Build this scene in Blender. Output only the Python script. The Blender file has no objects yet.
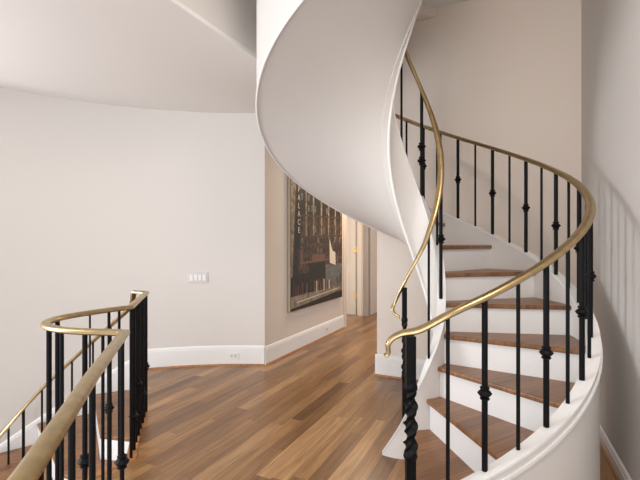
import bpy, bmesh, math, random
from mathutils import Vector, Matrix
random.seed(7)
sc = bpy.context.scene
COL = sc.collection
EYE = 1.352          # camera height over the floor
# ------------------------------------------------------------------ camera
cd = bpy.data.cameras.new('camera'); cam = bpy.data.objects.new('camera', cd); COL.objects.link(cam)
cam.location = (0, 0, EYE); cam.rotation_euler = (math.pi/2, 0, 0)
cd.sensor_width = 36; cd.lens = 423.5/640*36; cd.shift_y = 2.4/640; cd.clip_start = .02
sc.camera = cam
sc.view_settings.view_transform = 'Standard'; sc.view_settings.look = 'None'
sc.view_settings.gamma = 1; sc.view_settings.use_curve_mapping = False
sc.view_settings.exposure = 0.0
# ------------------------------------------------------------------ world and lights
w = bpy.data.worlds.new('world'); sc.world = w; w.use_nodes = True
bg = w.node_tree.nodes['Background']; bg.inputs[0].default_value = (.985, .985, 1, 1); bg.inputs[1].default_value = 1.1
def area(name, loc, target, sx, sy, power, color):
    l = bpy.data.lights.new(name, 'AREA'); l.shape = 'RECTANGLE'; l.size = sx; l.size_y = sy; l.energy = power; l.color = color
    o = bpy.data.objects.new(name, l); COL.objects.link(o); o.location = loc
    d = Vector(target)-Vector(loc); o.rotation_euler = d.to_track_quat('-Z', 'Y').to_euler(); return o
area('window_light_left', (-4.6, 1.9, 1.75), (1.5, 2.8, 1.3), 1.0, 1.5, 120, (.98, .98, 1))
area('window_light_rear', (-1.2, -3.0, 1.9), (.4, 3, 1.4), 2.6, 2.0, 66, (.98, .98, 1))
area('stairwell_fill', (.9, .5, 3.45), (1.3, 2.6, 0.8), 1.0, 1.0, 76, (1, .86, .73))  # added fill from above, no fixture; brightens the back and right walls
area('hall_light', (.75, 6.1, 2.70), (.75, 6.1, 0), .5, .5, 46, (1, .74, .52))
area('hall_end_light', (1.9, 8.9, 2.70), (1.9, 8.9, 0), .5, .5, 34, (1, .70, .48))
area('stairwell_downlight', (-3.1, 1.4, 2.6), (-2.6, 2.6, -1), .6, .6, 12, (1, .93, .85))

# ------------------------------------------------------------------ materials
def mat(name, col, rough=.5, metal=0, bump=0, bscale=60, var=0, coat=0):
    m = bpy.data.materials.new(name); m.use_nodes = True; nt = m.node_tree; b = nt.nodes['Principled BSDF']
    b.inputs['Base Color'].default_value = (*col, 1); b.inputs['Roughness'].default_value = rough; b.inputs['Metallic'].default_value = metal
    if coat: b.inputs['Coat Weight'].default_value = coat; b.inputs['Coat Roughness'].default_value = .15
    tc = nt.nodes.new('ShaderNodeTexCoord'); n = nt.nodes.new('ShaderNodeTexNoise'); n.inputs['Scale'].default_value = bscale; n.inputs['Detail'].default_value = 4
    nt.links.new(tc.outputs['Object'], n.inputs['Vector'])
    if bump:
        bp = nt.nodes.new('ShaderNodeBump'); bp.inputs['Strength'].default_value = bump; bp.inputs['Distance'].default_value = .004
        nt.links.new(n.outputs['Fac'], bp.inputs['Height']); nt.links.new(bp.outputs['Normal'], b.inputs['Normal'])
    if var:
        r = nt.nodes.new('ShaderNodeValToRGB'); r.color_ramp.elements[0].position = .35; r.color_ramp.elements[1].position = .65
        r.color_ramp.elements[0].color = (*[c*(1-var) for c in col], 1); r.color_ramp.elements[1].color = (*[min(1, c*(1+var)) for c in col], 1)
        nt.links.new(n.outputs['Fac'], r.inputs['Fac']); nt.links.new(r.outputs['Color'], b.inputs['Base Color'])
    return m
def wood(name, cols, ang, width, length, gap=.0012, rough=.32, seed=0., grain=1.):
    """plank boards running along direction ang (radians in plan)"""
    m = bpy.data.materials.new(name); m.use_nodes = True; nt = m.node_tree; N = nt.nodes; L = nt.links; b = N['Principled BSDF']
    def math_(op, a, c=None, d=None):
        n = N.new('ShaderNodeMath'); n.operation = op
        for i, v in enumerate((a, c, d)):
            if v is None: continue
            if isinstance(v, (int, float)): n.inputs[i].default_value = v
            else: L.new(v, n.inputs[i])
        return n.outputs[0]
    tc = N.new('ShaderNodeTexCoord'); mp = N.new('ShaderNodeMapping'); mp.vector_type = 'POINT'; mp.inputs['Rotation'].default_value = (0, 0, -ang)
    L.new(tc.outputs['Object'], mp.inputs['Vector'])
    sp = N.new('ShaderNodeSeparateXYZ'); L.new(mp.outputs[0], sp.inputs[0])
    x, y = sp.outputs[0], sp.outputs[1]
    yr = math_('DIVIDE', y, width); row = math_('FLOOR', yr); fy = math_('FRACT', yr)
    wn = N.new('ShaderNodeTexWhiteNoise'); wn.noise_dimensions = '1D'; L.new(math_('ADD', row, seed), wn.inputs['W'])
    xr = math_('ADD', math_('DIVIDE', x, length), math_('MULTIPLY', wn.outputs['Value'], 7.3)); col = math_('FLOOR', xr); fx = math_('FRACT', xr)
    cb = N.new('ShaderNodeCombineXYZ'); L.new(row, cb.inputs[0]); L.new(col, cb.inputs[1]); cb.inputs[2].default_value = seed
    w2 = N.new('ShaderNodeTexWhiteNoise'); w2.noise_dimensions = '3D'; L.new(cb.outputs[0], w2.inputs['Vector'])
    rp = N.new('ShaderNodeValToRGB'); e = rp.color_ramp.elements
    while len(e) < len(cols): e.new(.5)
    for i, c in enumerate(cols): e[i].position = i/(len(cols)-1); e[i].color = (*c, 1)
    L.new(w2.outputs['Value'], rp.inputs['Fac'])
    # grain: stretched noise shifted per board
    gv = N.new('ShaderNodeCombineXYZ'); L.new(math_('ADD', math_('MULTIPLY', x, 2.2), math_('MULTIPLY', w2.outputs['Value'], 31)), gv.inputs[0]); L.new(math_('MULTIPLY', y, 38), gv.inputs[1]); L.new(math_('MULTIPLY', w2.outputs['Value'], 9), gv.inputs[2])
    gn = N.new('ShaderNodeTexNoise'); gn.inputs['Scale'].default_value = 1.0; gn.inputs['Detail'].default_value = 5; gn.inputs['Roughness'].default_value = .62; gn.inputs['Distortion'].default_value = .6
    L.new(gv.outputs[0], gn.inputs['Vector'])
    gr = N.new('ShaderNodeMapRange'); gr.inputs[1].default_value = .3; gr.inputs[2].default_value = .72; gr.inputs[3].default_value = 1-.46*grain; gr.inputs[4].default_value = 1+.22*grain
    L.new(gn.outputs['Fac'], gr.inputs[0])
    mx = N.new('ShaderNodeMix'); mx.data_type = 'RGBA'; mx.blend_type = 'MULTIPLY'; mx.inputs[0].default_value = 1
    L.new(rp.outputs['Color'], mx.inputs[6]); L.new(gr.outputs[0], mx.inputs[7])
    g1 = math_('LESS_THAN', math_('MULTIPLY', math_('MINIMUM', fy, math_('SUBTRACT', 1, fy)), width), gap)
    g2 = math_('LESS_THAN', math_('MULTIPLY', math_('MINIMUM', fx, math_('SUBTRACT', 1, fx)), length), gap)
    g = math_('MAXIMUM', g1, g2)
    m2 = N.new('ShaderNodeMix'); m2.data_type = 'RGBA'; L.new(math_('MULTIPLY', g, .75), m2.inputs[0]); L.new(mx.outputs[2], m2.inputs[6]); m2.inputs[7].default_value = (.06, .03, .015, 1)
    L.new(m2.outputs[2], b.inputs['Base Color']); b.inputs['Roughness'].default_value = rough
    bp = N.new('ShaderNodeBump'); bp.inputs['Strength'].default_value = .12; bp.inputs['Distance'].default_value = .002
    L.new(math_('SUBTRACT', gn.outputs['Fac'], math_('MULTIPLY', g, 2)), bp.inputs['Height']); L.new(bp.outputs['Normal'], b.inputs['Normal'])
    return m
AX = math.atan2(.902, .431)          # the house's long axis, along the hall
M_wall = mat('wall_paint', (.66, .635, .61), .7, bump=.05, bscale=180)
M_wall_warmlit = mat('wall_paint_warm_lit', (.66, .59, .52), .7, bump=.05, bscale=180)  # hall walls: warm lamplight put into the paint colour
M_stairwall = mat('stair_wall_warm_lit', (.77, .695, .63), .7, bump=.05, bscale=180)  # back wall: glow of warm light tinted into the base colour
M_ceil = mat('ceiling_paint', (.78, .76, .74), .8, bump=.05, bscale=150)
M_plaster = mat('stair_plaster', (.67, .65, .63), .6, bump=.05, bscale=120)
M_trim = mat('white_trim_paint', (.80, .80, .80), .35, bump=.03, bscale=90)
M_iron = mat('black_iron', (.006, .006, .007), .45, metal=0, bump=.25, bscale=120)
M_iron.node_tree.nodes['Principled BSDF'].inputs['Specular IOR Level'].default_value = .12
M_brass = mat('aged_brass', (.46, .345, .18), .30, metal=1, bump=.03, bscale=30, var=.10)
M_hinge = mat('hinge_brass', (.75, .50, .18), .3, metal=1)
M_plate = mat('switch_plastic', (.62, .61, .60), .35)
M_trim_warmlit = mat('trim_paint_warm_lit', (.70, .61, .51), .4, bump=.03, bscale=90)  # white hall door and casings, coloured as if lit warm
M_dark = mat('slot_dark', (.03, .03, .03), .6)
OAK = [(.14, .064, .023), (.33, .17, .062), (.19, .09, .032), (.43, .25, .112), (.24, .118, .041), (.35, .19, .075), (.145, .067, .024), (.27, .134, .048)]
M_floor = wood('oak_floor_boards', OAK, AX, .100, .95, gap=.0011, rough=.30)
M_tread = wood('oak_treads', [(.19, .083, .031), (.28, .13, .05), (.23, .103, .039)], 0.5, .11, 3.0, gap=.0006, rough=.35, seed=3.)
M_nose = wood('oak_nosing', [(.36, .16, .055), (.42, .19, .07)], AX, .3, 3., gap=0, rough=.4, seed=5.)

# ------------------------------------------------------------------ mesh helpers
def link(name, verts, faces, material, parent=None, smooth=False, bevel=0, mats=None, fm=None):
    me = bpy.data.meshes.new(name); me.from_pydata([tuple(v) for v in verts], [], faces)
    for m in (mats or [material]): me.materials.append(m)
    bm = bmesh.new(); bm.from_mesh(me)
    bmesh.ops.recalc_face_normals(bm, faces=bm.faces)
    bm.to_mesh(me); bm.free()
    if fm:
        for p, i in zip(me.polygons, fm): p.material_index = i
    o = bpy.data.objects.new(name, me); COL.objects.link(o)
    if parent is not None:
        o.parent = parent; o.matrix_parent_inverse = Matrix.Translation(-parent.location)
    if bevel:
        md = o.modifiers.new('bevel', 'BEVEL'); md.width = bevel; md.segments = 3; md.limit_method = 'ANGLE'; md.angle_limit = math.radians(40)
    if smooth:
        for p in me.polygons: p.use_smooth = True
        me.set_sharp_from_angle(angle=math.radians(40))
    return o
class MB:
    def __init__(s): s.v = []; s.f = []; s.m = []
    def add(s, v, f, m=0):
        n = len(s.v); s.v += [tuple(a) for a in v]; s.f += [tuple(i+n for i in q) for q in f]; s.m += [m]*len(f)
    def prism(s, poly, z0, z1, m=0):
        n = len(poly); v = [(x, y, z0) for x, y in poly]+[(x, y, z1) for x, y in poly]
        s.add(v, [tuple(range(n))[::-1], tuple(range(n, 2*n))]+[(i, (i+1) % n, n+(i+1) % n, n+i) for i in range(n)], m)
    def box(s, c, u, v, w_, m=0):        # centre and three half-axis vectors
        c, u, v, w_ = map(Vector, (c, u, v, w_))
        p = [c+a*u+b*v+d*w_ for d in (-1, 1) for b in (-1, 1) for a in (-1, 1)]
        s.add(p, [(0, 2, 3, 1), (4, 5, 7, 6), (0, 1, 5, 4), (2, 6, 7, 3), (0, 4, 6, 2), (1, 3, 7, 5)], m)
    def lathe(s, c, prof, n=14, m=0, sq=False):   # profile (r, z) upward around c
        k = 4 if sq else n; v = []
        for r, z in prof:
            for i in range(k):
                a = 2*math.pi*i/k+(math.pi/4 if sq else 0); v.append((c[0]+r*math.cos(a), c[1]+r*math.sin(a), c[2]+z))
        f = [(j*k+i, j*k+(i+1) % k, (j+1)*k+(i+1) % k, (j+1)*k+i) for j in range(len(prof)-1) for i in range(k)]
        f += [tuple(range(k))[::-1], tuple(range((len(prof)-1)*k, len(prof)*k))]
        s.add(v, f, m)
    def build(s, name, material=None, parent=None, smooth=False, bevel=0, mats=None):
        return link(name, s.v, s.f, material, parent, smooth, bevel, mats, s.m if mats else None)
def sweep(mb, path, prof, m=0, closed_ends=True, taper=None):
    path = [Vector(p) for p in path]; n = len(path); k = len(prof); vs = []; prev = None
    for i, p in enumerate(path):
        a = (path[i]-path[i-1]).normalized() if i else None; c = (path[i+1]-path[i]).normalized() if i < n-1 else None
        T = (a+c).normalized() if (a and c) else (a or c)
        S = T.cross(Vector((0, 0, 1)))
        if S.length < .3 and prev is not None: S = prev-prev.dot(T)*T
        S.normalize()
        U = S.cross(T).normalized(); prev = S
        mit = 1.0
        if a and c: mit = 1/max(.35, math.sqrt((1+a.dot(c))/2)) if a.dot(c) > -.9 else 1
        sc_ = taper(i/(n-1)) if taper else 1
        for x, y in prof: vs.append(p+(S*x*mit+U*y)*sc_)
    f = [(j*k+i, j*k+(i+1) % k, (j+1)*k+(i+1) % k, (j+1)*k+i) for j in range(n-1) for i in range(k)]
    if closed_ends: f += [tuple(range(k))[::-1], tuple(range((n-1)*k, n*k))]
    mb.add(vs, f, m)
RAIL = [(-.026, -.006), (-.026, .004), (-.020, .013), (-.008, .018), (.008, .018), (.020, .013), (.026, .004), (.026, -.006), (.018, -.013), (-.018, -.013)]
def scale_prof(s): return [(x*s, y*s) for x, y in RAIL]
def smooth_path(pts, sub=6):
    P = [Vector(p) for p in pts]; out = []
    for i in range(len(P)-1):
        p0 = P[i-1] if i else P[i]*2-P[i+1]; p1, p2 = P[i], P[i+1]; p3 = P[i+2] if i+2 < len(P) else P[i+1]*2-P[i]
        for j in range(sub):
            t = j/sub
            out.append(.5*((2*p1)+(p2-p0)*t+(2*p0-5*p1+4*p2-p3)*t*t+(3*p1-p0-3*p2+p3)*t**3))
    out.append(P[-1]); return out
def tag(o, label, cat, group=None, kind=None):
    if label: o['label'] = label
    if cat: o['category'] = cat
    if group: o['group'] = group
    if kind: o['kind'] = kind
    return o
def empty(name, loc, label, cat, group=None):
    o = bpy.data.objects.new(name, None); COL.objects.link(o); o.location = loc; o.empty_display_size = .1
    return tag(o, label, cat, group)
def struct(o, label=None): o['kind'] = 'structure'; return o
def px(x, y=None, d=1., z=None):
    """point of the place seen at a pixel of the photograph, at depth d (used to lay out measured positions)"""
    return ((x-320)/423.5*d, d, (242.4-y)/423.5*d+EYE if z is None else z)

# ------------------------------------------------------------------ the setting
ax = Vector((.431, .902)).normalized(); bx = Vector((.902, -.431)).normalized()
# curved left wall: circle through three measured points
def circ(a, b, c):
    A = Vector(b)-Vector(a); B = Vector(c)-Vector(a); D = 2*(A.x*B.y-A.y*B.x)
    ux = (B.y*A.length_squared-A.y*B.length_squared)/D; uy = (A.x*B.length_squared-B.x*A.length_squared)/D
    return Vector(a)+Vector((ux, uy)), math.hypot(ux, uy)
LC, LR = circ((-2.94, 3.89), (-1.82, 4.53), (-.61, 4.67))
def lang(x, y): return math.atan2(y-LC.y, x-LC.x)
a_end = lang(-.61, 4.67); a_start = lang(-2.94, 3.89)+.30
def larc(r, a0, a1, n=40): return [(LC.x+r*math.cos(a0+(a1-a0)*i/n), LC.y+r*math.sin(a0+(a1-a0)*i/n)) for i in range(n+1)]
H0 = Vector((-.61, 4.67)); HL = 2.36; H1 = H0+ax*HL
CEIL = 2.78; TOP = 3.6
BW0 = Vector((.581, 4.318)); CORNER = Vector((2.19, 4.318-.478*(2.19-.581)))
bw = (CORNER-BW0).normalized(); bn = Vector((-bw.y, bw.x))      # bn points away from the camera
RW1 = Vector((1.72, 2.41)); rw = (RW1-CORNER).normalized(); RWE = CORNER+rw*4.7; rn = Vector((rw.y, -rw.x)); 
if rn.x < 0: rn = -rn

# floor with the opening of the lower stair on its left
Dp = Vector((-1.455, 3.47)); Bp = Vector((-1.172, 2.64))
loop = [(-1.172, 2.64), (-1.245, 2.55), (-1.32, 2.43), (-1.385, 2.28), (-1.375, 2.13), (-1.28, 2.01), (-1.12, 1.93), (-.875, 1.893)]
near = [(-.875, 1.893), (-.70, 1.31), (-.512, .737), (-.33, .1), (-.25, -.3)]
LE = larc(LR, lang(-1.93, 4.62), a_end, 12)
floor_poly = [(Dp.x, Dp.y)]+[(p.x, p.y) for p in smooth_path([(x, y, 0) for x, y in loop], 5)]+near[1:]+[(-.25, -.85)]
floor_poly += [tuple(RWE+rn*.1), tuple(CORNER+rn*.1+bn*.1), tuple(BW0+bw*.7+bn*.1), (2.9, 4.9), (4.4, 8.1), (2.4, 10.2), (-.1, 10.2), (-.4, 8.6)]
floor_poly += [tuple(H1-bx*.1), tuple(H0-bx*.10)]+[p for p in reversed(LE)][0:]
b = MB()
def floor_mesh():
    bm = bmesh.new(); vs = [bm.verts.new((x, y, 0)) for x, y in floor_poly]; f = bm.faces.new(vs); f.normal_update()
    if f.normal.z < 0: f.normal_flip(); f.normal_update()
    bmesh.ops.triangulate(bm, faces=[f]); r = bmesh.ops.extrude_face_region(bm, geom=list(bm.faces))
    for v in r['geom']:
        if isinstance(v, bmesh.types.BMVert): v.co.z = -.022
    me = bpy.data.meshes.new('floor'); bmesh.ops.recalc_face_normals(bm, faces=bm.faces); bm.to_mesh(me); bm.free(); me.materials.append(M_floor)
    o = bpy.data.objects.new('floor', me); COL.objects.link(o); return o
struct(floor_mesh())
b = MB(); b.prism([(-6, -1.6), (1.5, -1.6), (1.5, 3), (0, 5.2), (-4, 5.2), (-6, 3)], -3.08, -3.02); struct(b.build('floor_lower', M_floor))
# edge trim of the opening: oak nosing and white fascia
edge = [(-1.90, 4.56), (Dp.x, Dp.y)]+[(p.x, p.y) for p in smooth_path([(x, y, 0) for x, y in loop], 5)]+near[1:]
b = MB(); sweep(b, [(x-.008, y, -.006) for x, y in edge], [(-.03, -.014), (-.03, .009), (.03, .009), (.03, -.014)]); struct(b.build('trim_1', M_nose))
b = MB(); sweep(b, [(x+.004, y, -.16) for x, y in edge], [(-.01, -.135), (-.01, .135), (.01, .135), (.01, -.135)]); struct(b.build('trim_2', M_trim))

def wall_strip(name, pts, z0, z1, thick, side, material, smooth=False):
    """vertical wall along plan points with thickness on one side"""
    P = [Vector(p) for p in pts]; out = []
    for i, p in enumerate(P):
        t = (P[min(i+1, len(P)-1)]-P[max(i-1, 0)]).normalized(); out.append(p+Vector((-t.y, t.x))*thick*side)
    n = len(P); v = [(p.x, p.y, z0) for p in P]+[(p.x, p.y, z1) for p in P]+[(p.x, p.y, z0) for p in out]+[(p.x, p.y, z1) for p in out]
    f = []
    for i in range(n-1):
        f += [(i, i+1, n+i+1, n+i), (2*n+i, 3*n+i, 3*n+i+1, 2*n+i+1), (n+i, n+i+1, 3*n+i+1, 3*n+i), (i, 2*n+i, 2*n+i+1, i+1)]
    f += [(0, n, 3*n, 2*n), (n-1, 3*n-1, 4*n-1, 2*n-1)]
    return struct(link(name, v, f, material, smooth=smooth))
wl = larc(LR, a_start, a_end, 60)
wall_strip('wall_left', wl, -3.0, CEIL, .12, 1, M_wall, True)
wall_strip('wall_hall', [H0, H1], -.02, CEIL, .11, 1, M_wall_warmlit)
# wall behind the stair, two storeys high, and the right wall
wall_strip('wall_back', [BW0, CORNER+bw*.12], -.02, TOP, .12, 1, M_stairwall)
wall_strip('wall_right', [CORNER, RWE], -.02, TOP, .12, 1, M_wall)
# upstairs wall meeting the back wall in a blunt corner
b = MB(); b.prism([(1.122, 4.058), (.92, 3.985), (.76, 3.95), (.70, 4.25)], 3.51, TOP); struct(b.build('wall_upper', M_stairwall))
# lower ceiling
hx = Vector((.436, .9)).normalized(); HE0 = Vector((-.503, 3.277)); HEb = HE0-hx*5.6; HEf = Vector((.126, 4.577))
cp = [tuple(HEf), tuple(HEb), (-6.0, -1.6), (-6.0, 2.0), (-4.6, 4.4), (-2.6, 5.2), (-.7, 5.1), (1.0, 8.7), (.2, 10.4), (4.6, 10.4), (4.6, 7.5), tuple(BW0+ax*.12+bw*.3), tuple(BW0+bn*.12)]
b = MB(); b.prism(cp, CEIL, CEIL+.03); struct(b.build('ceiling', M_ceil))
b = MB()
for p, q in ((HEb, HEf), (HEf, BW0)):
    t = (q-p).normalized(); n = Vector((-t.y, t.x)); b.prism([tuple(p), tuple(q), tuple(q+n*.12), tuple(p+n*.12)], CEIL+.0305, TOP)
struct(b.build('wall_upper_edge', M_wall))
b = MB(); b.prism([tuple(HEb-bx*.1), (-.8, -1.7), tuple(RWE+rn*.1), tuple(CORNER+rn*.1+bn*.1), tuple(BW0+bn*.1-bw*.6)], TOP, TOP+.05); struct(b.build('ceiling_upper', M_ceil))
# hallway end: wall with a door, and a further wall seen past it
E0 = Vector((.506, 7.94)); eb = Vector((.902, -.431)).normalized()
def hall_pt(s, off=0): return E0+eb*s+ax*off
b = MB()
def eseg(s0, s1, z0, z1, mat_i=0, off=0, th=.12): b.prism([tuple(hall_pt(s0, off)), tuple(hall_pt(s1, off)), tuple(hall_pt(s1, off+th)), tuple(hall_pt(s0, off+th))], z0, z1)
eseg(-1.4, -.66, 0, CEIL); eseg(-.66, .20, 2.10, CEIL); eseg(.20, .42, 0, CEIL)
q = hall_pt(.42, .0); q2 = hall_pt(.42, .95); b.prism([tuple(q), tuple(q2), tuple(q2-eb*.1), tuple(q-eb*.1)], 0, CEIL)
struct(b.build('wall_hall_end', M_wall_warmlit))
b = MB(); p = hall_pt(-.2, .95); q = hall_pt(3.6, .95); b.prism([tuple(p), tuple(q), tuple(q+ax*.1), tuple(p+ax*.1)], 0, CEIL); struct(b.build('wall_far', M_wall_warmlit))
def panel_door(name, o0, dx, nrm, wd, ht, parent_label=None):
    """white panelled door leaf: o0 base corner, dx along, nrm towards the viewer"""
    d3 = Vector((dx.x, dx.y, 0)); n3 = Vector((nrm.x, nrm.y, 0)); o3 = Vector((o0.x, o0.y, .012)); Z = Vector((0, 0, 1))
    m = MB(); m.box(o3+d3*wd/2+Z*ht/2, d3*wd/2, n3*.018, Z*ht/2)
    for z0, z1 in ((.18, .78), (.95, 1.95)):
        for s0, s1 in ((.11, wd/2-.05), (wd/2+.05, wd-.11)):
            m.box(o3+d3*(s0+s1)/2+Z*(z0+z1)/2+n3*.021, d3*(s1-s0)/2, n3*.004, Z*(z1-z0)/2)
            m.box(o3+d3*(s0+s1)/2+Z*(z0+z1)/2+n3*.026, d3*((s1-s0)/2-.03), n3*.005, Z*((z1-z0)/2-.03))
    return m.build(name, M_trim_warmlit, bevel=.003)
dr = struct(panel_door('door_1', hall_pt(-.63, .02), eb, -ax, .80, 2.06))
for z in (.36, 1.21, 1.9):
    m = MB(); c = hall_pt(.185, -.012); m.lathe((c.x, c.y, z-.055), [(.011, 0), (.011, .11)], 10); c2 = c-eb*.022+ax*.008; m.box((c2.x, c2.y, z), Vector((eb.x, eb.y, 0))*.025, Vector((ax.x, ax.y, 0))*.003, (0, 0, .05)); c2 = c+eb*.02+ax*.004; m.box((c2.x, c2.y, z), Vector((eb.x, eb.y, 0))*.018, Vector((ax.x, ax.y, 0))*.003, (0, 0, .05))
    h = m.build('hinge', M_hinge, dr); h['label'] = 'brass hinge'
b = MB()
for s0, s1, dz in ((.215, .315, 0), (.235, .295, .012)):
    c = hall_pt((s0+s1)/2, -.012-dz); b.box((c.x, c.y, 1.06), Vector((eb.x, eb.y, 0))*(s1-s0)/2, Vector((ax.x, ax.y, 0))*.011, (0, 0, 1.06))
c = hall_pt(-.23, -.012); b.box((c.x, c.y, 2.15), Vector((eb.x, eb.y, 0))*.50, Vector((ax.x, ax.y, 0))*.011, (0, 0, .05))
struct(b.build('trim_3', M_trim_warmlit, bevel=.003))
# a second panelled door past the corner
dr2 = struct(panel_door('door_2', hall_pt(.50, .915), eb, -ax, .85, 2.06))
m = MB(); c = hall_pt(1.28, .86); m.lathe((c.x, c.y, .95), [(.004, -.03), (.022, -.02), (.028, 0), (.022, .02), (.004, .03)], 12); c = hall_pt(1.28, .885); m.box((c.x, c.y, .95), Vector((eb.x, eb.y, 0))*.008, Vector((ax.x, ax.y, 0))*.02, (0, 0, .008)); k = m.build('door_knob', M_hinge, dr2, smooth=True); k['label'] = 'brass knob'
# end casing of the hall wall
b = MB(); c = H1-ax*.045+bx*.01; b.box((c.x, c.y, 1.37), Vector((ax.x, ax.y, 0))*.05, Vector((bx.x, bx.y, 0))*.010, (0, 0, 1.37)); struct(b.build('trim_4', M_trim_warmlit, bevel=.003))

# baseboards: board with stepped cap and oak shoe
def baseboard(name, pts, side, h=.205, th=.016, zs=None, shoe=True):
    P = [Vector(p) for p in pts]; mb = MB(); prof = [(0, 0), (th, 0), (th, h-.035), (th*.75, h-.03), (th*.75, h-.018), (th*.4, h-.006), (0, h)]
    def sw(prof, m):
        n = len(P); k = len(prof); vs = []
        for i, p in enumerate(P):
            t = (P[min(i+1, n-1)]-P[max(i-1, 0)]).normalized(); nn = Vector((-t.y, t.x))*side; z = zs[i] if zs else 0
            for a, c in prof: vs.append((p.x+nn.x*a, p.y+nn.y*a, c+z))
        f = [(j*k+i, j*k+(i+1) % k, (j+1)*k+(i+1) % k, (j+1)*k+i) for j in range(n-1) for i in range(k)]
        f += [tuple(range(k))[::-1], tuple(range((n-1)*k, n*k))]; mb.add(vs, f, m)
    sw(prof, 0)
    if shoe: sw([(th, 0), (th+.014, 0), (th+.011, .010), (th, .016)], 1)
    return struct(mb.build(name, None, mats=[M_trim, M_nose]))
a1 = lang(-1.90, 4.60)
baseboard('baseboard_left', larc(LR-.001, a1, a_end, 30), -1, h=.215)
# along the descending stair the board runs down with the steps
ab = larc(LR-.001, a1, a_start-.02, 30); 
baseboard('baseboard_stair', ab, 1, h=.34, zs=[-.14-.63*i/30*1.9 for i in range(31)], shoe=False)
baseboard('baseboard_hall', [H0+ax*.0+bx*.001, H1-ax*.1+bx*.001], -1, h=.205)
baseboard('baseboard_back', [BW0-bn*.001-bw*.016, CORNER-bn*.001], -1, h=.215)
baseboard('baseboard_right', [CORNER-rn*.001, RWE-rn*.001], -1, h=.10)

# ------------------------------------------------------------------ main spiral stair
C = Vector((.6197, 2.8294)); T0 = -2.178; DT = .4061; R = .19
RI0, RI1, RO0, RO1 = .163, .207, .985, 1.044
NT = 17
def th(k): return T0+DT*k
def pt(r, k, z): a = th(k); return (C.x+r*math.cos(a), C.y+r*math.sin(a), z)
def lerp(k, tab):
    if k <= tab[0][0]: return tab[0][1]
    for (a, x), (b_, y) in zip(tab, tab[1:]):
        if k <= b_: return x+(y-x)*(k-a)/(b_-a)
    return tab[-1][1]
def s_out(k): return lerp(k, [(1, .020), (4, .040), (6, .072), (10.9, .080), (12.2, 1.05), (20, 1.05)])
def z_out(k): return min(k*R+s_out(k), TOP-.004)
def z_in(k): return lerp(k, [(-1.05, 0.006), (0, .19), (1, .38), (2.5, .63), (3.7, .81), (4.7, 1.00), (5.98, 1.32), (7.8, 1.66), (9.85, 2.04), (20, 2.04+10.15*R)])
def helix(mb, ks, r0, r1, zb, zt, m=0):
    n = len(ks); v = []
    for k in ks:
        a0 = r0(k) if callable(r0) else r0; a1_ = r1(k) if callable(r1) else r1
        v += [pt(a0, k, zb(k)), pt(a1_, k, zb(k)), pt(a1_, k, zt(k)), pt(a0, k, zt(k))]
    f = [(i*4+j, i*4+(j+1) % 4, (i+1)*4+(j+1) % 4, (i+1)*4+j) for i in range(n-1) for j in range(4)]
    f += [(3, 2, 1, 0), tuple((n-1)*4+j for j in range(4))]; mb.add(v, f, m)
def krange(a, b_, n): return [a+(b_-a)*i/n for i in range(n+1)]
KE = NT+.6
stair = empty('staircase', (C.x, C.y, 0), 'white plastered spiral staircase with oak treads rising through the room to the floor above', 'staircase')
# outer stringer: solid to the floor on the first steps, then a hanging band
def zb_out(k): return max(.0, k*R-.33) if k > 5.4 else 0.0
b = MB(); helix(b, krange(.93, 5.4, 60), RO0, RO1, lambda k: 0.0, z_out); b.build('stair_drum', M_plaster, stair, smooth=True)
b = MB(); helix(b, krange(5.4, KE, 160), RO0, RO1-.012, lambda k: k*R-.322, z_out); b.build('outer_stringer', M_plaster, stair, smooth=True)
# moulding bead along the top and the bottom edge of the outer stringer
def helix_rail(mb, ks, r, zf, prof): sweep(mb, [pt(r, k, zf(k)) for k in ks], prof)
b = MB(); helix(b, krange(.93, 11.0, 110), RO0-.004, RO1+.006, lambda k: z_out(k)+.0005, lambda k: z_out(k)+.012); helix(b, krange(.93, 11.0, 110), RO1+.0005, RO1+.012, lambda k: z_out(k)-.045, lambda k: z_out(k)-.030)
b.build('stringer_cap', M_trim, stair, smooth=True)
b = MB(); sweep(b, [pt(RO1-.012, k, k*R-.335) for k in krange(5.45, KE, 160)], [(.007*math.cos(a), .007*math.sin(a)) for a in [i*math.pi/4 for i in range(8)]]); b.build('soffit_bead', M_trim, stair, smooth=True)
# inner stringer wound round the open well
b = MB(); helix(b, krange(-1.05, KE, 200), lambda k: RI0+.0*k, lambda k: RI1+max(0, .5-k)*.035, lambda k: max(0, k*R-.40), z_in); b.build('inner_stringer', M_plaster, stair, smooth=True)
b = MB(); helix(b, krange(-1.0, KE, 200), lambda k: RI0-.007, lambda k: RI1+.006+max(0, .5-k)*.035, lambda k: z_in(k)+.0005, lambda k: z_in(k)+.012)
sweep(b, [pt(RI0-.004, k, k*R-.39) for k in krange(2.2, KE, 160)], [(.010*math.cos(a), .010*math.sin(a)) for a in [i*math.pi/4 for i in range(8)]])
b.build('inner_stringer_cap', M_trim, stair, smooth=True)
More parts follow.
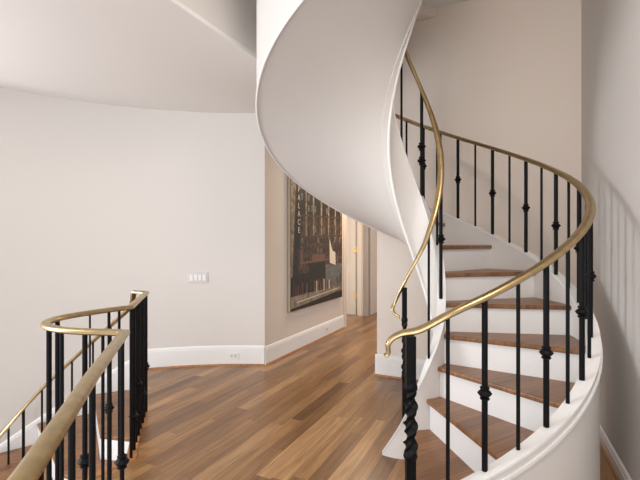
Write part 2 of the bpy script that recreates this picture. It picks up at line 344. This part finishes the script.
# plaster soffit
b = MB(); n = 170; ks = krange(2.2, KE, n); v = []; f = []; RR = 8
for k in ks:
    for j in range(RR+1):
        r = RI1-.01+(RO1-.013-RI1+.01)*j/RR; t = j/RR
        v.append(pt(r, k, k*R-.385+.052*t)); 
    for j in range(RR+1):
        r = RI1-.01+(RO1-.013-RI1+.01)*j/RR; t = j/RR
        v.append(pt(r, k, k*R-.36+.055*t))
W = 2*(RR+1)
for i in range(n):
    for j in range(RR):
        f.append((i*W+j, i*W+j+1, (i+1)*W+j+1, (i+1)*W+j)); f.append((i*W+RR+1+j, (i+1)*W+RR+1+j, (i+1)*W+RR+2+j, i*W+RR+2+j))
    f.append((i*W, (i+1)*W, (i+1)*W+RR+1, i*W+RR+1)); f.append((i*W+RR, i*W+W-1, (i+1)*W+W-1, (i+1)*W+RR))
f.append(tuple(range(RR+1))+tuple(range(W-1, RR, -1))); f.append(tuple(n*W+i for i in list(range(RR+1))+list(range(W-1, RR, -1))))
b.add(v, f); b.build('soffit', M_plaster, stair, smooth=True)
# treads and risers
def tread_poly(k, back=.045):
    """wedge from the nose line to just behind the next riser"""
    a0, a1_ = th(k), th(k+1); P = []
    d0 = Vector((math.cos(a0), math.sin(a0))); n0 = Vector((math.sin(a0), -math.cos(a0)))   # n0 points down the stair
    d1 = Vector((math.cos(a1_), math.sin(a1_))); n1 = Vector((math.sin(a1_), -math.cos(a1_)))
    P.append(C+d0*(RI1-.006)); P.append(C+d0*(RO0+.006))
    for i in range(1, 9): a = a0+(a1_-a0)*i/9; P.append(C+Vector((math.cos(a), math.sin(a)))*(RO0+.006))
    P.append(C+d1*(RO0+.006)-n1*back); P.append(C+d1*(RI1-.006)-n1*back)
    for i in range(2, 5): a = a1_+(a0-a1_)*i/5; P.append(C+Vector((math.cos(a), math.sin(a)))*(RI1-.006))
    return [tuple(p) for p in P]
for k in range(1, NT+1):
    a0 = th(k); d = Vector((math.cos(a0), math.sin(a0), 0)); n = Vector((-math.sin(a0), math.cos(a0), 0))    # n points up the stair
    b = MB(); b.prism(tread_poly(k), k*R-.028, k*R)
    t = b.build('tread', M_tread, stair, bevel=.007)
    b = MB(); r0, r1 = RI1-.006, RO0+.004
    b.box(Vector((C.x, C.y, 0))+d*(r0+r1)/2+n*.030+Vector((0, 0, (k-.5)*R-.0145)), d*(r1-r0)/2-d*.004, n*.009, Vector((0, 0, R/2-.0145)))
    b.build('riser', M_trim, stair)

# ------------------------------------------------------------------ iron balusters and posts
def knuckle(z): return [(.013, z-.030), (.020, z-.026), (.020, z-.020), (.015, z-.017), (.024, z-.009), (.031, z), (.024, z+.009), (.015, z+.017), (.020, z+.020), (.020, z+.026), (.013, z+.030)]
def baluster_mb(x, y, z0, z1, kind, knot=.37, r=None, twoknots=False):
    m = MB()
    if kind == 'plain':
        r = r or .0085; m.lathe((x, y, z0), [(r, 0), (r, z1-z0)], 8)
    else:
        r = r or .0128; prof = [(r, 0)]
        prof += [(r, z1-z0)]
        m.lathe((x, y, z0), prof, 12)
        m.knots = [(x, y, z0, kz) for kz in ([knot] if not twoknots else [knot, knot+.10])]
    return m
def baluster(parent, *a, **k):
    m = baluster_mb(*a, **k); o = m.build('baluster', M_iron, None, smooth=True)
    o.parent = parent; o.matrix_parent_inverse = Matrix.Translation(-parent.location)
    for x, y, z0, kz in getattr(m, 'knots', []):
        q = MB(); q.lathe((x, y, z0), knuckle(kz), 14); c = q.build('knuckle', M_iron, None, smooth=False); c.parent = o
    return o
def twisted_newel(mb, c, z0, z1, half, tw0, tw1):
    """square iron post, its middle swelling into twisted leaves"""
    n = 110; v = []; K = 8
    for i in range(n+1):
        z = z0+(z1-z0)*i/n; t = (z-tw0)/(tw1-tw0); h = half; a = math.pi/4; e = 1.
        if 0 <= t <= 1:
            a += t*math.pi*3.5; h = half*(.62+.75*abs(math.sin(t*math.pi*3.5+.5))**.9); e = 1.25
        for j in range(K):
            r = h*(1.38 if j % 2 == 0 else .98/1.0)*(1 if e == 1 else (1.02 if j % 4 == 0 else .72)); an = a+j*2*math.pi/K
            v.append((c[0]+r*math.cos(an), c[1]+r*math.sin(an), z))
    f = [(i*K+j, i*K+(j+1) % K, (i+1)*K+(j+1) % K, (i+1)*K+j) for i in range(n) for j in range(K)]
    f += [tuple(range(K))[::-1], tuple(n*K+j for j in range(K))]; mb.add(v, f)
    for z in (tw0, tw1): mb.lathe((c[0], c[1], z-.022), [(half*.9, 0), (half*1.35, .010), (half*1.5, .022), (half*1.35, .034), (half*.9, .044)], 12)
RRO = 1.0015; RRI = .181
def zr_out(k): return k*R+.785-.02*max(0, min(1, (k-7)/3))
def zr_in(k): return k*R+lerp(k, [(-.9, 1.10), (.27, 1.044), (2, .965), (6, .945), (9, .92), (9.6, .92)])
HALF = .017
# outer railing
orail = empty('stair_railing', pt(RRO, .94, 0), 'long brass handrail on black iron balusters along the outside of the spiral staircase', 'railing')
path = [px(384.5, 354, 1.86), px(387.2, 355.5, 1.86), px(388.6, 351, 1.86), px(388.3, 344, 1.86), px(393, 338, 1.86), px(402, 333.5, 1.855)]
path = smooth_path(path, 4)[:-1]+smooth_path([px(402, 333.5, 1.855), pt(RRO, 1.05, zr_out(1.05)-.012), pt(RRO, 1.35, zr_out(1.35)), pt(RRO, 1.7, zr_out(1.7))], 5)[:-1]
path += [pt(RRO, k, zr_out(k)) for k in krange(1.7, 11.1, 110)]
b = MB(); sweep(b, path, scale_prof(.92), taper=lambda t: min(1, .45+t*3.2)); b.build('handrail', M_brass, orail, smooth=True)
b = MB(); c = pt(RRO, .94, 0); twisted_newel(b, c, 0.0, zr_out(.94)-.022, .021, .42, .72); b.build('newel_post', M_iron, orail, smooth=True)
kk = [1.33+.394*i for i in range(8)]+[4.088+.3652*i for i in range(1, 19)]
for i, k in enumerate(kk):
    x, y, z0 = pt(RRO, k, z_out(k)+.0125); baluster(orail, x, y, z0, zr_out(k)-.012, 'knot' if i % 2 else 'plain', knot=.335, r=.0128 if i % 2 else .0088)
# inner railing
irail = empty('stair_railing', pt(RRI, .1, 0), 'brass handrail curling tightly up around the open well of the spiral staircase', 'railing')
path = [px(398.5, 319, 2.69), px(399, 316.5, 2.69), px(395, 314, 2.70), px(392.5, 309, 2.71), px(394, 304.5, 2.72)]
path = smooth_path(path, 4)+[px(399, 294, 2.70)]
path += [pt(RRI, k, zr_in(k)) for k in krange(.35, 12.6, 150)]
b = MB(); sweep(b, path, scale_prof(.80), taper=lambda t: min(1, .45+t*2.0)); b.build('handrail', M_brass, irail, smooth=True)
b = MB(); c = Vector(px(404.5, 300, 2.685)); twisted_newel(b, (c.x, c.y), 0.20, px(405, 286, 2.685)[2]-.01, .014, .50, .86); b.build('newel_post', M_iron, irail, smooth=True)
for k, kind in [(2.38, 'plain'), (4.55, 'knot'), (5.98, 'plain'), (7.85, 'knot'), (9.8, 'plain'), (11.4, 'knot')]:
    x, y, z0 = pt(RRI, k, z_in(k)+.0125); baluster(irail, x, y, z0, zr_in(k)-.012, kind, knot=.39 if k < 5 else .245, r=.0115 if kind == 'knot' else .008, twoknots=(k == 7.85))

# ------------------------------------------------------------------ lower stair going down on the left
low = empty('descending_staircase', (-1.9, 3.9, 0), 'oak steps with white risers winding down beside the curved left wall', 'staircase')
def wallpt(x, y): a = lang(x, y); return (LC.x+(LR-.022)*math.cos(a), LC.y+(LR-.022)*math.sin(a))
lines = [
 [wallpt(-1.93, 4.62), (-1.49, 3.49), (-1.425, 3.41)],
 [wallpt(-2.33, 4.36), (-1.76, 3.385), (-1.39, 3.31)],
 [wallpt(-2.74, 4.10), (-1.95, 3.18), (-1.21, 2.80)],
 [wallpt(-3.02, 3.78), (-2.12, 2.92), (-1.28, 2.46)],
 [wallpt(-3.30, 3.45), (-2.22, 2.62), (-1.37, 2.22)],
 [wallpt(-3.50, 3.10), (-2.28, 2.32), (-1.31, 2.02)],
 [wallpt(-3.62, 2.70), (-2.28, 2.02), (-1.15, 1.93)],
 [wallpt(-3.68, 2.20), (-2.2, 1.68), (-.86, 1.80)],
 [wallpt(-3.60, 1.60), (-1.9, 1.30), (-.75, 1.45)]]
for i in range(8):
    A, B = lines[i], lines[i+1]; z = -R*(i+1)
    b = MB(); b.prism([A[0], A[1], A[2], B[2], B[1], B[0]], z-.028, z); b.build('tread', M_tread, low, bevel=.006)
    b = MB()
    for p, q in ((A[0], A[1]), (A[1], A[2])):
        p, q = Vector(p), Vector(q); t = (q-p).normalized(); n = Vector((-t.y, t.x))*.016
        if n.dot(Vector((.5, .5))) < 0: n = -n
        b.prism([tuple(p+n*.2), tuple(q+n*.2), tuple(q+n), tuple(p+n)], z+.0005, z+R-.030)
    b.build('riser', M_trim, low)
# rail stepping down beside the curved wall
lr = empty('stair_railing', px(125, 384, 4.0), 'thin brass rail on short iron balusters sloping down along the curved left wall', 'railing')
P = [px(133.5, 293.5, 3.42), px(132.8, 301, 3.43), px(129, 309, 3.46), px(100, 335, 3.62), px(72, 360.5, 3.72), px(42, 389, 3.76), px(20, 413, 3.72), px(0, 436, 3.62), px(-25, 466, 3.45)]
b = MB(); sweep(b, [P[0]]+smooth_path(P[1:], 5), scale_prof(.85)); b.build('handrail', M_brass, lr, smooth=True)
SP = smooth_path(P[1:], 12)
def rail_at(xp):
    return min(SP, key=lambda q: abs(320+423.5*q.x/q.y-xp))
for xp, zt, kd in [(8, -.76, 'plain'), (24, -.57, 'knot'), (41, -.57, 'plain'), (56.5, -.38, 'knot'), (73, -.38, 'plain'), (92, -.19, 'plain'), (110, -.19, 'knot')]:
    q = rail_at(xp); baluster(lr, q.x, q.y, zt, q.z-.008, 'plain', r=.0085 if kd == 'plain' else .012)

# ------------------------------------------------------------------ level guard railing round the opening
gz = EYE-.405
g = empty('guard_railing', (-1.17, 2.64, 0), 'level brass guard rail with black iron balusters looping round the stair opening at left', 'railing')
gpath = [(-1.51, 3.43, gz+.002), (-1.395, 3.40, gz), (-1.18, 2.63, gz)]+[tuple(p) for p in smooth_path([(x, y, gz) for x, y in loop], 6)][2:-1]+[(-.875, 1.893, gz)]+[(x, y, gz) for x, y in near[1:]]
b = MB(); sweep(b, gpath, scale_prof(.86)); b.build('handrail', M_brass, g, smooth=True)
# balusters spaced along the path
def along(pts, s):
    for p, q in zip(pts, pts[1:]):
        p, q = Vector(p), Vector(q); L = (q-p).length
        if s <= L: return p+(q-p)*s/L
        s -= L
    return Vector(pts[-1])
seg1 = [(-1.395, 3.40, 0), (-1.18, 2.64, 0)]
for i in range(8):
    p = along(seg1, .02+i*.108); baluster(g, p.x, p.y, .003, gz-.01, 'knot' if i % 2 == 0 else 'plain', knot=.36 if i % 4 == 0 else .22, r=.0125 if i % 2 == 0 else .010)
lp = smooth_path([(x, y, 0) for x, y in loop], 20)
tip = min(range(len(lp)), key=lambda i: lp[i].x/lp[i].y)
for xp, side, kd, r in [(49, 'near', 'knot', .0115), (62, 'near', 'plain', .0095), (86, 'near', 'knot', .0110), (104, 'near', 'plain', .0075),
                        (57, 'far', 'knot', .0115), (89.5, 'far', 'plain', .0055), (109, 'far', 'knot', .0085), (119, 'far', 'plain', .0085)]:
    seg = lp[tip:] if side == 'near' else lp[:tip]
    p = min(seg, key=lambda q: abs(320+423.5*q.x/q.y-xp)); baluster(g, p.x, p.y, .003, gz-.01, kd, knot=.36, r=r)
npth = smooth_path([(x, y, 0) for x, y in near], 30)
for d, kd in ((1.83, 'knot'), (1.56, 'plain'), (1.30, 'knot'), (1.05, 'plain'), (.80, 'knot'), (.55, 'plain'), (.30, 'knot')):
    p = min(npth, key=lambda q: abs(q.y-d)); baluster(g, p.x, p.y, .003, gz-.01, kd, knot=.40, r=.0095 if kd == 'knot' else .0085)

# ------------------------------------------------------------------ picture on the hall wall
a3 = Vector((ax.x, ax.y, 0)); n3 = Vector((bx.x, bx.y, 0)); Z = Vector((0, 0, 1))
S0, S1, Z0, Z1 = .50, 2.13, .505, 2.40; PW, PH = S1-S0, Z1-Z0
po = Vector((H0.x, H0.y, 0))+a3*S0+Z*Z0+n3*.003
pic = empty('picture', po, 'large dark street photograph of an old city building hung on the hall wall', 'picture')
def PP(u, v, off): return po+a3*u*PW+Z*v*PH+n3*off
def quad(m, u0, v0, u1, v1, off, mi, u2=None, sk=0):
    m.add([PP(u0, v0, off), PP(u1, v0+sk, off), PP(u1, v1+sk, off), PP(u0, v1, off)], [(0, 1, 2, 3)], mi)
m = MB(); m.box(PP(.5, .5, .018), a3*PW/2, n3*.017, Z*PH/2); m.build('frame', mat('canvas_side', (.55, .48, .38), .6), pic, bevel=.002)
PM = [mat('print_dark', (.016, .012, .010), .5, var=.5, bscale=14), mat('print_brown', (.06, .036, .022), .5, var=.6, bscale=24), mat('print_tan', (.21, .155, .09), .5, var=.5, bscale=18),
      mat('print_pale', (.62, .55, .44), .5), mat('print_street', (.20, .16, .12), .5, var=.4, bscale=9), mat('print_grey', (.12, .12, .11), .5, var=.3, bscale=18), mat('print_rose', (.14, .07, .05), .5, var=.2, bscale=20)]
m = MB(); m.box(PP(.5, .5, .037), a3*(PW/2-.006), n3*.0015, Z*(PH/2-.006), 0)
m.add([PP(.005, .22, .0392), PP(.03, .22, .0392), PP(.10, .995, .0392), PP(.005, .995, .0392)], [(0, 1, 2, 3)], 2)
quad(m, .13, .24, .995, .62, .0391, 1)
rnd = random.Random(4)
for u in (.24, .37, .52, .67, .82, .95): quad(m, u, .48, u+.028, .97, .0400, 2)
for r_ in range(9):
    v = .30+r_*.072
    for c_ in range(14):
        u = .17+c_*.058
        if rnd.random() < .9: quad(m, u, v, u+.026, v+.045, .0396, 0 if rnd.random() < .8 else 5)
for v, k_ in ((.475, 1), (.62, 1), (.80, 1), (.30, 6), (.395, 1)): quad(m, .13, v, .995, v+.014, .0403, k_, sk=.02)
quad(m, .005, .02, .995, .095, .0394, 4, sk=.035); quad(m, .005, .006, .995, .016, .0395, 0, sk=.05); quad(m, .1, .05, .9, .056, .0397, 3, sk=.03)
quad(m, .30, .10, .62, .30, .0398, 0); quad(m, .62, .12, .99, .28, .0398, 5)
for i in range(26):
    u = .04+i*.036; h = .05+rnd.random()*.05; quad(m, u, .095, u+.016, .095+h, .0401, rnd.choice((0, 0, 5, 3, 6, 1)))
m.add([PP(.71, .29, .0405), PP(.84, .27, .0405), PP(.83, .37, .0405), PP(.76, .385, .0405), PP(.70, .48, .0405)], [(0, 1, 2, 3, 4)], 3)
quad(m, .16, .28, .19, .42, .0402, 6); quad(m, .36, .32, .60, .36, .0402, 6)
quad(m, .105, .40, .155, .985, .0406, 0)
m.build('print', None, pic, mats=PM)
for li, ch in enumerate('PALACE'):
    fc = bpy.data.curves.new('t', 'FONT'); fc.body = ch; fc.size = .10; fc.align_x = 'CENTER'; fc.extrude = .0006
    to = bpy.data.objects.new('t', fc); COL.objects.link(to); bpy.context.view_layer.update()
    me = bpy.data.meshes.new_from_object(to.evaluated_get(bpy.context.evaluated_depsgraph_get())); bpy.data.objects.remove(to)
    me.name = 'letter'; me.materials.clear(); me.materials.append(PM[3])
    base = PP(.130, .780-.054*li, .0420); me.transform(Matrix(((a3.x, 0, n3.x, base.x), (a3.y, 0, n3.y, base.y), (0, 1, 0, base.z), (0, 0, 0, 1))))
    lo = bpy.data.objects.new('letter', me); COL.objects.link(lo); lo.parent = pic; lo.matrix_parent_inverse = Matrix.Translation(-pic.location)

# ------------------------------------------------------------------ wall plates
def arc_frame(xp, z):
    """point and frame on the curved wall at the bearing of pixel column xp"""
    u = (xp-320)/423.5; best = min(((abs(p[0]/p[1]-u), p) for p in larc(LR, a_start, a_end, 2000)), key=lambda q: q[0])[1]
    n = (LC-Vector(best)).normalized(); t = Vector((-n.y, n.x)); 
    return Vector((best[0], best[1], z)), Vector((t.x, t.y, 0)), Vector((n.x, n.y, 0))
c, t, n = arc_frame(198, EYE-.385)
sw = empty('light_switch', c, 'wide white four-gang light switch plate on the curved left wall', 'light switch')
m = MB(); m.box(c+n*.0045, t*.108, n*.0035, Z*.058); m.build('plate', M_plate, sw, bevel=.002)
for i in range(4):
    m = MB(); m.box(c+t*(-.069+i*.046)+n*.0105, t*.0165, n*.0025, Z*.033); m.build('rocker', M_trim, sw, bevel=.001)
def outlet(c, t, n, label):
    o = empty('power_outlet', c, label, 'outlet')
    m = MB(); m.box(c+n*.003, t*.058, n*.003, Z*.035); m.build('plate', M_trim, o, bevel=.0015)
    for sx in (-1, 1):
        m = MB(); m.box(c+t*sx*.021+n*.0067, t*.013, n*.0006, Z*.016, 0)
        for dz in (-.006, .006): m.box(c+t*sx*.021+n*.0075+Z*dz, t*.004, n*.0003, Z*.0012, 1)
        m.build('socket', None, o, mats=[M_plate, M_dark])
c, t, n = arc_frame(234, .105); outlet(c+n*.0172, t, n, 'white power outlet set in the tall baseboard of the curved left wall')
c = Vector((H0.x, H0.y, .105))+a3*1.60+n3*.0172; outlet(c, a3, n3, 'white power outlet set in the hall baseboard below the picture')
